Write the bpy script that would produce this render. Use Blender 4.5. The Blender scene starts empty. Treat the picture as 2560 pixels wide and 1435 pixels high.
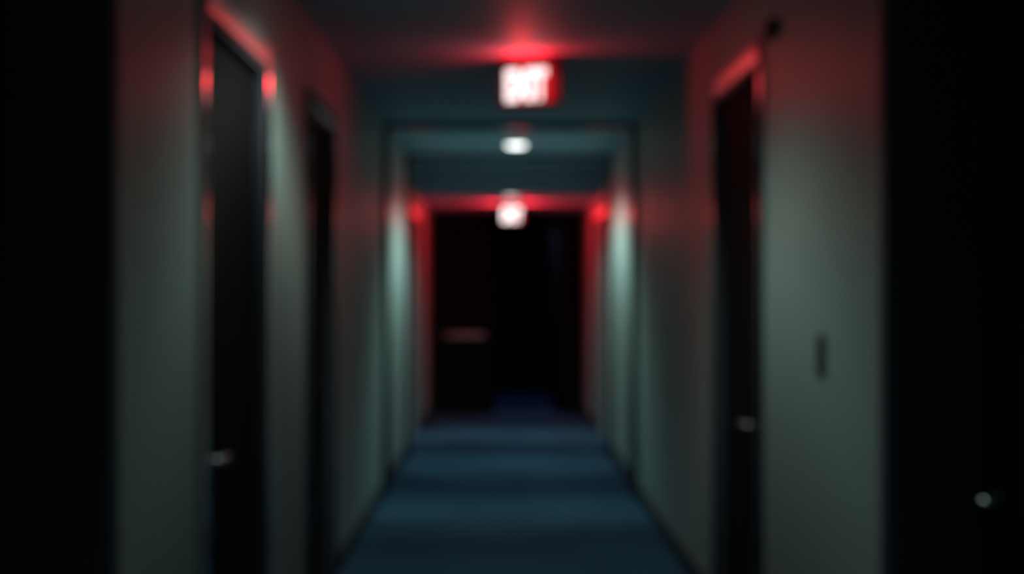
import bpy, bmesh, math
from mathutils import Vector, Matrix

C = bpy.context.scene.collection
# ------------------------------------------------------------------ camera
# dark hotel corridor; camera 1.33 m up, lens focused close so that the corridor is out of focus
XL, XR, H = -0.783, 0.873, 2.43          # wall faces and ceiling height
cam = bpy.data.objects.new('camera', bpy.data.cameras.new('camera'))
C.objects.link(cam); bpy.context.scene.camera = cam
cam.location = (0, 0, 1.33); cam.rotation_euler = (math.pi/2, 0, 0)
cd = cam.data
cd.sensor_width = 36; cd.lens = 36*3500/2560
cd.shift_x = 22/2560; cd.shift_y = 10.5/2560
cd.clip_start = 0.02; cd.clip_end = 60
cd.dof.use_dof = True
cd.dof.focus_distance = 0.40
cd.dof.aperture_fstop = (cd.lens/1000)/0.0050
cd.dof.aperture_blades = 0
# ------------------------------------------------------------------ world, exposure
w = bpy.data.worlds.new('world'); bpy.context.scene.world = w
w.use_nodes = True
w.node_tree.nodes['Background'].inputs[0].default_value = (0.01, 0.013, 0.02, 1)
w.node_tree.nodes['Background'].inputs[1].default_value = 0.1
vs = bpy.context.scene.view_settings
vs.view_transform = 'Standard'; vs.look = 'None'; vs.exposure = 0; vs.gamma = 1
vs.use_curve_mapping = False
SIGN_TOP = 70.0      # red light leaking out between sign and ceiling
SIGN_SIDE = 0.9      # red light out of the sides and top of the exit signs
SIGN_FACE = 0.28
LETTER = 1.6
SIGN_W = 2.8         # red glow of a sign, watts
DOWN_W = 110.0         # downlight watts
LAMP_FAR = (0.62, 1.0, 0.90); LAMP_NEAR = (0.72, 1.0, 0.86)

# ------------------------------------------------------------------ helpers
def tag(o, label=None, cat=None, group=None, kind=None):
    if label: o['label'] = label
    if cat: o['category'] = cat
    if group: o['group'] = group
    if kind: o['kind'] = kind
    return o

def empty(name, loc, rz=0):
    o = bpy.data.objects.new(name, None); C.objects.link(o)
    o.location = loc; o.rotation_euler = (0, 0, rz); o.empty_display_size = .1
    return o

def obj(name, bm, m, parent=None, smooth=False, bevel=0, seg=3):
    me = bpy.data.meshes.new(name)
    bmesh.ops.recalc_face_normals(bm, faces=bm.faces[:])
    bm.to_mesh(me); bm.free()
    o = bpy.data.objects.new(name, me); C.objects.link(o)
    me.materials.append(m)
    if smooth:
        for p in me.polygons: p.use_smooth = True
    if bevel:
        b = o.modifiers.new('bevel', 'BEVEL'); b.width = bevel; b.segments = seg; b.limit_method = 'ANGLE'
        for p in me.polygons: p.use_smooth = True
        b.harden_normals = True
    if parent: o.parent = parent
    return o

def box(bm, x0, x1, y0, y1, z0, z1):
    v = [bm.verts.new((x, y, z)) for x in (x0, x1) for y in (y0, y1) for z in (z0, z1)]
    for f in ((0,1,3,2),(4,6,7,5),(0,4,5,1),(2,3,7,6),(0,2,6,4),(1,5,7,3)):
        bm.faces.new([v[i] for i in f])
    return bm

def boxes(*bs):
    bm = bmesh.new()
    for b in bs: box(bm, *b)
    return bm

def lathe(bm, prof, M=Matrix(), n=32):
    """prof: (radius, height) pairs turned about local z"""
    rings = []
    for r, h in prof:
        if r < 1e-6: rings.append([bm.verts.new(M @ Vector((0, 0, h)))])
        else: rings.append([bm.verts.new(M @ Vector((r*math.cos(2*math.pi*i/n), r*math.sin(2*math.pi*i/n), h))) for i in range(n)])
    for a, b in zip(rings, rings[1:]):
        for i in range(n):
            j = (i+1) % n
            if len(a) == 1 and len(b) == 1: continue
            if len(a) == 1: bm.faces.new((a[0], b[i], b[j]))
            elif len(b) == 1: bm.faces.new((a[i], a[j], b[0]))
            else: bm.faces.new((a[i], a[j], b[j], b[i]))
    return bm

def tube(bm, pts, r, n=16):
    pts = [Vector(p) for p in pts]; rings = []
    for i, p in enumerate(pts):
        t = (pts[min(i+1, len(pts)-1)] - pts[max(i-1, 0)]).normalized()
        up = Vector((0, 0, 1)) if abs(t.z) < .9 else Vector((1, 0, 0))
        a = t.cross(up).normalized(); b = t.cross(a)
        rings.append([bm.verts.new(p + r*(a*math.cos(2*math.pi*k/n) + b*math.sin(2*math.pi*k/n))) for k in range(n)])
    for a, b in zip(rings, rings[1:]):
        for k in range(n): bm.faces.new((a[k], a[(k+1) % n], b[(k+1) % n], b[k]))
    bm.faces.new(rings[0]); bm.faces.new(rings[-1])
    return bm

# ------------------------------------------------------------------ materials
def mat(name, col, rough=.5, spec=.5, metal=0, noise=0, nscale=8, bump=0, bscale=200, coat=0):
    m = bpy.data.materials.new(name); m.use_nodes = True
    nt = m.node_tree; b = nt.nodes['Principled BSDF']
    b.inputs['Base Color'].default_value = (*col, 1); b.inputs['Roughness'].default_value = rough
    b.inputs['Specular IOR Level'].default_value = spec; b.inputs['Metallic'].default_value = metal
    if coat:
        b.inputs['Coat Weight'].default_value = coat; b.inputs['Coat Roughness'].default_value = .25
    tc = nt.nodes.new('ShaderNodeTexCoord')
    if noise:
        n = nt.nodes.new('ShaderNodeTexNoise'); n.inputs['Scale'].default_value = nscale
        n.inputs['Detail'].default_value = 5
        nt.links.new(tc.outputs['Object'], n.inputs['Vector'])
        r = nt.nodes.new('ShaderNodeMix'); r.data_type = 'RGBA'
        r.inputs[6].default_value = (*[c*(1-noise) for c in col], 1)
        r.inputs[7].default_value = (*[min(1, c*(1+noise)) for c in col], 1)
        nt.links.new(n.outputs['Fac'], r.inputs[0]); nt.links.new(r.outputs[2], b.inputs['Base Color'])
    if bump:
        n = nt.nodes.new('ShaderNodeTexNoise'); n.inputs['Scale'].default_value = bscale
        nt.links.new(tc.outputs['Object'], n.inputs['Vector'])
        bp = nt.nodes.new('ShaderNodeBump'); bp.inputs['Strength'].default_value = bump; bp.inputs['Distance'].default_value = .001
        nt.links.new(n.outputs['Fac'], bp.inputs['Height']); nt.links.new(bp.outputs[0], b.inputs['Normal'])
    return m

def emit(name, col, s, base=.08):
    m = bpy.data.materials.new(name); m.use_nodes = True
    b = m.node_tree.nodes['Principled BSDF']
    b.inputs['Base Color'].default_value = (*[c*base for c in col], 1)
    b.inputs['Emission Color'].default_value = (*col, 1); b.inputs['Emission Strength'].default_value = s
    return m

M_wall = mat('wall_paint', (.36, .42, .41), .46, .28, noise=.05, bump=.15)
M_ceil = mat('ceiling_paint', (.36, .58, .69), .58, .3, noise=.05)
M_bulk = mat('bulkhead_paint', (.33, .40, .50), .6, .2, noise=.05)
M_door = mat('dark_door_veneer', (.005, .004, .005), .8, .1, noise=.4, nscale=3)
M_head_lit = mat('casing_head_lit', (.85, .66, .66), .36, .5, metal=1)  # dark casing metal lightened and tinted so heads take the red highlight
M_post_lit = mat('casing_post_lit', (.9, .7, .7), .13, .5, metal=1)  # same dark casing, lightened to strengthen the red highlight on its posts
M_dark_frame = mat('dark_metal_frame', (.06, .05, .055), .22, .5, metal=1)
M_grey_door = mat('grey_door_paint', (.26, .34, .34), .5, .3, noise=.05)
M_lining = mat('dark_lining', (.10, .095, .13), .6, .3)
M_base = mat('baseboard_black', (.012, .014, .018), .6, .3)
M_metal = mat('brushed_steel', (.62, .66, .68), .35, .5, metal=1)
M_satin = mat('satin_steel', (.55, .85, .95), .3, .6)
M_black = mat('black_plastic', (.006, .008, .010), .5, .3)
M_house = mat('sign_housing', (.02, .02, .02), .6, .3)
M_red_side = emit('red_sign_glow', (1, .012, .02), SIGN_SIDE)
M_red_top = emit('red_sign_top', (1, .010, .015), SIGN_TOP)
M_red_face = emit('red_sign_face', (1, .06, .08), SIGN_FACE)
M_letter = emit('lit_letters', (1, .93, .93), LETTER)
M_letter_far = emit('lit_letters_far', (1, .95, .93), LETTER*1.5)
M_lens = emit('lamp_lens', (.95, 1, .98), 4.4)
M_lens2 = emit('lamp_lens_small', (1, .93, .93), 1.6)

def carpet():
    m = mat('carpet', (.05, .13, .19), .95, .1)
    nt = m.node_tree; b = nt.nodes['Principled BSDF']; tc = nt.nodes.new('ShaderNodeTexCoord')
    sep = nt.nodes.new('ShaderNodeSeparateXYZ'); nt.links.new(tc.outputs['Object'], sep.inputs[0])
    # lighter and darker bands across the corridor, about 2.2 m apart
    a = nt.nodes.new('ShaderNodeMath'); a.operation = 'MULTIPLY_ADD'
    a.inputs[1].default_value = 2*math.pi/2.2; a.inputs[2].default_value = math.pi/2 - 8.6*2*math.pi/2.2
    nt.links.new(sep.outputs['Y'], a.inputs[0])
    s = nt.nodes.new('ShaderNodeMath'); s.operation = 'SINE'; nt.links.new(a.outputs[0], s.inputs[0])
    n = nt.nodes.new('ShaderNodeTexNoise'); n.inputs['Scale'].default_value = 1.6; n.inputs['Detail'].default_value = 6
    nt.links.new(tc.outputs['Object'], n.inputs['Vector'])
    q = nt.nodes.new('ShaderNodeMath'); q.operation = 'MULTIPLY_ADD'; q.inputs[1].default_value = .32; q.inputs[2].default_value = 0
    nt.links.new(s.outputs[0], q.inputs[0])
    t = nt.nodes.new('ShaderNodeMath'); t.operation = 'ADD'
    nt.links.new(q.outputs[0], t.inputs[0]); nt.links.new(n.outputs['Fac'], t.inputs[1])
    r = nt.nodes.new('ShaderNodeMix'); r.data_type = 'RGBA'
    r.inputs[6].default_value = (.010, .028, .070, 1); r.inputs[7].default_value = (.055, .155, .27, 1)
    nt.links.new(t.outputs[0], r.inputs[0]); nt.links.new(r.outputs[2], b.inputs['Base Color'])
    f = nt.nodes.new('ShaderNodeTexNoise'); f.inputs['Scale'].default_value = 300
    nt.links.new(tc.outputs['Object'], f.inputs['Vector'])
    bp = nt.nodes.new('ShaderNodeBump'); bp.inputs['Strength'].default_value = .6; bp.inputs['Distance'].default_value = .004
    nt.links.new(f.outputs['Fac'], bp.inputs['Height']); nt.links.new(bp.outputs[0], b.inputs['Normal'])
    return m
M_carpet = carpet()

# ------------------------------------------------------------------ structure
YB, YE, YR = -1.6, 15.2, 18.1            # behind the camera, end partition, wall of the lobby beyond
TH = .30
LOW = 2.184; YBULK = 12.3                # lowered ceiling and where it begins
o = obj('floor', boxes((-2.2, 2.3, YB-.1, YR+.1, -.1, 0)), M_carpet)
tag(o, 'dark blue-teal carpet running down the whole corridor', 'floor', kind='structure')
o = obj('ceiling', boxes((-1.3, 1.4, YB-.1, YBULK, H, H+.1)), M_ceil)
tag(o, 'plain dim grey ceiling over the near corridor', 'ceiling', kind='structure')
o = obj('ceiling_bulkhead', boxes((XL, XR, YBULK, YE, LOW, H+.1)), M_bulk)
tag(o, 'lowered ceiling bulkhead in front of the far doors', 'ceiling', kind='structure')

DOORS = [  # side, near y, far y, head z, recess, label
    (-1, 1.55, 2.75, 2.36, .20, 'black recessed doorway at the left edge, nearest on the left'),
    (-1, 3.67, 4.60, 2.07, .03, 'dark door on the left wall with a steel lever handle and red-lit frame'),
    (-1, 5.60, 6.43, 2.07, .03, 'narrow-looking dark door on the left, third along, without visible handle'),
    ( 1, 1.95, 3.14, 2.36, .20, 'dark recessed doorway at the right edge with a steel lever handle'),
    ( 1, 4.76, 5.72, 2.115, .03, 'dark door on the right wall under a bright red-lit head'),
    (-1, 11.55, 13.10, 1.98, .03, 'wide grey door on the left just before the far double doors'),
    ( 1, 11.55, 13.10, 1.98, .03, 'wide grey door on the right just before the far double doors'),
]
def wall(side, name, label):
    x = XL if side < 0 else XR
    xo = x + side*TH
    x0, x1 = min(x, xo), max(x, xo)
    bs = []; y = YB
    for d in sorted([d for d in DOORS if d[0] == side], key=lambda d: d[1]):
        bs.append((x0, x1, y, d[1], 0, H)); bs.append((x0, x1, d[1], d[2], d[3], H)); y = d[2]
    bs.append((x0, x1, y, YE, 0, H))
    return tag(obj(name, boxes(*bs), M_wall), label, 'wall', kind='structure')
wall(-1, 'wall_left', 'pale grey semi-gloss wall along the left side')
wall(1, 'wall_right', 'pale grey semi-gloss wall along the right side with the switch plate')
tag(obj('wall_back', boxes((-1.2, 1.3, YB-.1, YB, 0, H)), M_wall), 'wall closing the corridor behind the camera', 'wall', kind='structure')

# baseboards, each side one run broken at the doors
def baseboard(side, name, label):
    x = XL if side < 0 else XR
    xi = x - side*.012
    x0, x1 = min(x, xi), max(x, xi)
    bs = []; y = YB
    gaps = [(d[1]-.072, d[2]+.072) for d in DOORS if d[0] == side] + [(9.13, 9.23), (11.30, 11.40)]
    for a, b in sorted(gaps):
        bs.append((x0, x1, y, a, 0, .10)); y = b
    bs.append((x0, x1, y, YE, 0, .10))
    return tag(obj(name, boxes(*bs), M_base, bevel=.003), label, 'baseboard', kind='structure')
baseboard(-1, 'baseboard_left', 'dark baseboard at the foot of the left wall')
baseboard(1, 'baseboard_right', 'dark baseboard at the foot of the right wall')

# ------------------------------------------------------------------ side doors
def lever(parent, side, xface, y, z, toward):
    """lever handle on a door face; toward = +1 lever points down the corridor"""
    n = -side                                       # out of the wall, into the corridor
    R = Matrix.Translation((xface, y, z)) @ Matrix.Rotation(n*math.pi/2, 4, 'Y')
    bm = lathe(bmesh.new(), [(0, 0), (.027, 0), (.027, .006), (.024, .009), (0, .009)], R)
    h = obj('door_handle', bm, M_metal, parent, smooth=True)
    bm = bmesh.new()
    pts = [(xface+n*.008, y, z), (xface+n*.035, y, z), (xface+n*.048, y+toward*.004, z),
           (xface+n*.054, y+toward*.016, z), (xface+n*.055, y+toward*.06, z), (xface+n*.053, y+toward*.115, z)]
    tube(bm, pts, .010)
    obj('lever', bm, M_metal, h, smooth=True)
    return h

def side_door(i, side, y0, y1, zt, rec, label):
    x = XL if side < 0 else XR
    t = empty('door_%d' % i, (0, 0, 0))
    tag(t, label, 'door', kind='structure')
    xf = x + side*rec                                # face of the leaf
    def bx(a, b, *r): return (min(a, b), max(a, b), *r)
    # lining of the opening
    g = .02
    obj('door_lining', boxes(bx(x+side*.001, x+side*TH*.98, y0, y0+g, 0, zt), bx(x+side*.001, x+side*TH*.98, y1-g, y1, 0, zt),
                             bx(x+side*.001, x+side*TH*.98, y0+g, y1-g, zt-g, zt)), M_lining, t)
    leaf = boxes(bx(xf, xf+side*.045, y0+g+.003, y1-g-.003, .008, zt-g-.003))
    l = obj('door_leaf', leaf, M_grey_door if i > 5 else M_door, t, bevel=.002)
    # softly convex glossy casing on the wall face
    cw, th, sag = .07, .012, .0030
    def arc():                                       # (across the casing, out of the wall)
        return [(-cw/2, 0)] + [(cw*(k/12-.5), th + sag*(1-(2*(k/12)-1)**2)) for k in range(13)] + [(cw/2, 0)]
    def piece(name, m, P):                           # P(u, out, end) gives a point
        bm = bmesh.new(); a = arc()
        r0 = [bm.verts.new(P(u, q, 0)) for u, q in a]; r1 = [bm.verts.new(P(u, q, 1)) for u, q in a]
        for k in range(len(a)):
            f = bm.faces.new((r0[k], r0[(k+1) % len(a)], r1[(k+1) % len(a)], r1[k]))
            f.smooth = 1 <= k <= len(a)-3
        bm.faces.new(r0); bm.faces.new(r1)
        o = obj(name, bm, m, t)
        o.data.set_sharp_from_angle(angle=math.radians(30))
        return o
    for yc in (y0-cw/2, y1+cw/2):
        piece('casing_post', M_post_lit if i == 2 else (M_lining if i in (1, 4) else M_dark_frame), lambda u, q, e: (x-side*q, yc+u, (zt+cw)*e))
    piece('casing_head', M_head_lit if i in (2, 5, 6, 7) else M_dark_frame, lambda u, q, e: (x-side*q, y0+(y1-y0)*e, zt+cw/2+u))
    return t, xf
doors = []
for i, d in enumerate(DOORS): doors.append(side_door(i+1, *d))
lever(doors[5][0], -1, doors[5][1], 11.68, .885, 1)
lever(doors[6][0],  1, doors[6][1], 11.68, .885, 1)
lever(doors[1][0], -1, doors[1][1], 3.74, .875, 1)
lever(doors[3][0],  1, doors[3][1], 3.03, .885, -1)
lever(doors[4][0],  1, doors[4][1], 4.90, .86, 1)

# ------------------------------------------------------------------ frames standing proud of the walls
def cross_frame(n, y, px, label, header):
    t = empty('trim_%d' % n, (0, y, 0)); tag(t, label, 'door frame', kind='structure')
    obj('post', boxes((XL, XL+px, 0, .10, 0, H)), M_dark_frame, t, bevel=.008, seg=5)
    obj('post', boxes((XR-px, XR, 0, .10, 0, H)), M_dark_frame, t, bevel=.008, seg=5)
    obj('header', boxes((XL+px, XR-px, 0, .10, H-header, H)), M_dark_frame, t, bevel=.006, seg=4)
cross_frame(1, 9.13, .035, 'dark frame crossing the corridor just before the round ceiling lamp', .035)
cross_frame(2, 11.30, .035, 'dark frame crossing the corridor just past the round ceiling lamp', .03)

# ------------------------------------------------------------------ end partition with double doors
DX0, DX1, DZ, DM = -.745, .617, 2.03, -.09
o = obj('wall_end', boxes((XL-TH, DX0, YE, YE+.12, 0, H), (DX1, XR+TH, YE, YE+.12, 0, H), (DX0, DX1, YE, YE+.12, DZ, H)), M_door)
tag(o, 'dark partition above and beside the far double doors', 'wall', kind='structure')
t = empty('door_8', (DX0, YE+.03, 0)); tag(t, 'closed black left leaf of the far double doors with a push bar', 'door', kind='structure')
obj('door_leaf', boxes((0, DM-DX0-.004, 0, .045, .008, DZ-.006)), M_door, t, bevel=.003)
pb = obj('push_bar', tube(bmesh.new(), [(.10, -.055, .85), (.55, -.055, .85)], .028), M_satin, t, smooth=True)
for px in (.12, .53):
    obj('bar_bracket', boxes((px-.02, px+.02, -.055, 0, .825, .875)), M_metal, pb, bevel=.004)
for z in (.35, .95, 1.54):
    obj('hinge', tube(bmesh.new(), [(-.006, -.008, z-.05), (-.006, -.008, z+.05)], .008), M_metal, t, smooth=True)
t = empty('door_9', (DX1, YE+.08, 0)); t.rotation_euler = (0, 0, math.radians(-84))
tag(t, 'right leaf of the far double doors, standing open into the dark', 'door', kind='structure')
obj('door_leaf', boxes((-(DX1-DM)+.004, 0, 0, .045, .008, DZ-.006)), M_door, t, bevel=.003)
# the dark lobby beyond
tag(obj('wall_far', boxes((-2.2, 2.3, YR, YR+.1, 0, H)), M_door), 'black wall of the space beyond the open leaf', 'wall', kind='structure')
tag(obj('ceiling_lobby', boxes((-2.2, 2.3, YE+.12, YR+.1, H, H+.1)), M_ceil), 'unlit ceiling of the space beyond the doors', 'ceiling', kind='structure')
tag(obj('wall_lobby_left', boxes((-2.2, -2.1, YE+.12, YR, 0, H)), M_wall), 'unlit left wall of the space beyond the doors', 'wall', kind='structure')
tag(obj('wall_lobby_right', boxes((2.2, 2.3, YE+.12, YR, 0, H)), M_wall), 'unlit right wall of the space beyond the doors', 'wall', kind='structure')

# ------------------------------------------------------------------ exit signs
def exit_text(w, h, m, parent, y):
    cu = bpy.data.curves.new('exit_text', 'FONT'); cu.body = 'EXIT'; cu.align_x = 'CENTER'; cu.align_y = 'CENTER'
    cu.extrude = .001; cu.offset = .055
    tmp = bpy.data.objects.new('tmp', cu); C.objects.link(tmp)
    dg = bpy.context.evaluated_depsgraph_get()
    me = bpy.data.meshes.new_from_object(tmp.evaluated_get(dg))
    bpy.data.objects.remove(tmp)
    xs = [v.co.x for v in me.vertices]; ys = [v.co.y for v in me.vertices]
    sx, sy = w/(max(xs)-min(xs)), h/(max(ys)-min(ys)); cx, cy = (max(xs)+min(xs))/2, (max(ys)+min(ys))/2
    for v in me.vertices:
        v.co = Vector(((v.co.x-cx)*sx, y - v.co.z, (v.co.y-cy)*sy))
    me.materials.clear(); me.materials.append(m)
    o = bpy.data.objects.new('exit_letters', me); C.objects.link(o); o.parent = parent
    return o

def exit_sign(loc, yaw, W, Hh, T, top, plate_w, lw, lh, label, watts, end_watts, m_letter=None):
    """loc = centre of the lit body; top = height of the ceiling it hangs from"""
    t = empty('exit_sign', loc, yaw); tag(t, label, 'exit sign', 'lit exit signs over the corridor')
    z1 = Hh/2
    obj('lit_body', boxes((-W/2, W/2, -T/2+.004, -T/2+.006, -z1, z1), (-W/2, -W/2+.004, -T/2+.006, T/2, -z1, z1),
                          (W/2-.004, W/2, -T/2+.006, T/2, -z1, z1)), M_red_side, t)
    obj('light_bar', boxes((-W*.45, W*.45, -T/2+.008, T/2-.002, z1-.016, z1-.012)), M_red_top, t)
    f = obj('front_panel', boxes((-W/2+.002, W/2-.002, -T/2-.001, -T/2+.003, -z1+.002, z1-.002)), M_red_face, t)
    l = exit_text(lw, lh, m_letter or M_letter, f, -T/2-.0015)
    bp = obj('back_plate', boxes((-plate_w/2, plate_w/2, T/2, T/2+.012, -z1-.012, top-loc[2])), M_house, t, bevel=.002)
    obj('bottom_cap', boxes((-W/2-.003, W/2+.003, -T/2, T/2, -z1-.012, -z1)), M_house, t, bevel=.002)
    ld = bpy.data.lights.new('sign_glow', 'POINT'); ld.energy = watts; ld.color = (1, .018, .03); ld.shadow_soft_size = .035
    lo = bpy.data.objects.new('sign_glow', ld); C.objects.link(lo); lo.parent = t; lo.location = (0, -T/2-.06, .02)
    for sx in (-1, 1):                               # red glow out of the two ends
        ld = bpy.data.lights.new('end_glow', 'AREA'); ld.energy = end_watts; ld.color = (1, .018, .03)
        ld.shape = 'RECTANGLE'; ld.size = T*.8; ld.size_y = Hh*.8
        lo = bpy.data.objects.new('end_glow', ld); C.objects.link(lo); lo.parent = t
        lo.location = (sx*(W/2+.003), 0, 0); lo.rotation_euler = (math.pi/2, 0, -sx*math.pi/2)
    return t
# near sign: hangs from the ceiling, turned a little to the left
exit_sign((.115, 6.50, 2.285), math.radians(-22), .212, .160, .05, H, .30, .204, .149,
          'near glowing red exit sign with white letters, hanging from the ceiling', SIGN_W, .25)
exit_sign((.085, 13.5, 2.065), math.radians(-4), .19, .145, .05, LOW, .05, .18, .135,
          'far glowing red exit sign, small, under the lowered ceiling by the double doors', SIGN_W*.4, 9, M_letter_far)

# ------------------------------------------------------------------ ceiling lamps
def ceiling_lamp(loc, r, drop, lens, watts, label, cone, col=LAMP_FAR, wide=False):
    t = empty('ceiling_lamp', loc); tag(t, label, 'ceiling lamp')
    obj('trim_ring', lathe(bmesh.new(), [(r, 0), (r+.012, 0), (r+.012, -.006), (r, -.008)]), M_metal, t, smooth=True)
    obj('lamp_lens', lathe(bmesh.new(), [(r, -.001), (r*.97, -drop*.6), (r*.8, -drop*.9), (0, -drop)]), lens, t, smooth=True)
    ld = bpy.data.lights.new('bulb', 'SPOT'); ld.energy = watts; ld.color = col
    ld.spot_size = math.radians(cone); ld.spot_blend = .6; ld.shadow_soft_size = .05
    lo = bpy.data.objects.new('bulb', ld); C.objects.link(lo); lo.parent = t; lo.location = (0, 0, -drop-.055)
    if wide:                                         # wide-throw downlight: stronger towards the walls than straight down
        ld.use_nodes = True; nt = ld.node_tree; em = nt.nodes['Emission']
        tc = nt.nodes.new('ShaderNodeTexCoord'); sp = nt.nodes.new('ShaderNodeSeparateXYZ')
        ab = nt.nodes.new('ShaderNodeMath'); ab.operation = 'ABSOLUTE'
        mr = nt.nodes.new('ShaderNodeMapRange'); mr.interpolation_type = 'SMOOTHSTEP'
        for k, v in ((1, .62), (2, .92), (3, 1.0), (4, .28)): mr.inputs[k].default_value = v
        nt.links.new(tc.outputs['Normal'], sp.inputs[0]); nt.links.new(sp.outputs[2], ab.inputs[0])
        nt.links.new(ab.outputs[0], mr.inputs[0]); nt.links.new(mr.outputs[0], em.inputs['Strength'])
    return t
ceiling_lamp((.096, 10.46, H), .075, .022, M_lens, DOWN_W, 'round white ceiling lamp glowing behind the near exit sign', 144, LAMP_FAR, True)
ceiling_lamp((.05, -1.0, H), .075, .022, M_lens, 9, 'added dim fill lamp behind the camera, unseen', 158)  # added fill that lifts the dark doorway returns
ceiling_lamp((-.28, 4.45, H), .075, .022, M_lens, 34, 'round white ceiling lamp before the near exit sign, just above the view', 144, LAMP_NEAR, True)
ceiling_lamp((.070, 12.48, LOW), .060, .020, M_lens2, 18, 'small round lamp at the edge of the lowered ceiling above the far exit sign', 150)

ceiling_lamp((.25, 16.3, H), .07, .02, M_lens2, 14.0, 'added dim blue fill lamp, unseen, over the space beyond the open leaf', 150, (.35, .5, 1))  # added fill to bring up the floor past the open leaf

# ------------------------------------------------------------------ small things on the right wall
t = empty('light_switch', (XR, 3.83, 1.152)); tag(t, 'slim black light switch plate on the right wall', 'light switch')
obj('switch_plate', boxes((-.008, 0, -.038, .038, -.058, .058)), M_black, t, bevel=.003)
obj('rocker', boxes((-.012, -.008, -.016, .016, -.033, .033)), M_black, t, bevel=.002)
t = empty('wall_sensor', (XR, 4.48, 2.170)); tag(t, 'small black sensor high on the right wall near the ceiling', 'sensor')
obj('sensor_body', boxes((-.030, 0, -.04, .04, -.03, .03)), M_black, t, bevel=.006)
obj('sensor_eye', lathe(bmesh.new(), [(0, 0), (.014, 0), (.010, .008), (0, .011)], Matrix.Translation((-.030, 0, -.005)) @ Matrix.Rotation(-math.pi/2, 4, 'Y'), 16), M_black, t, smooth=True)
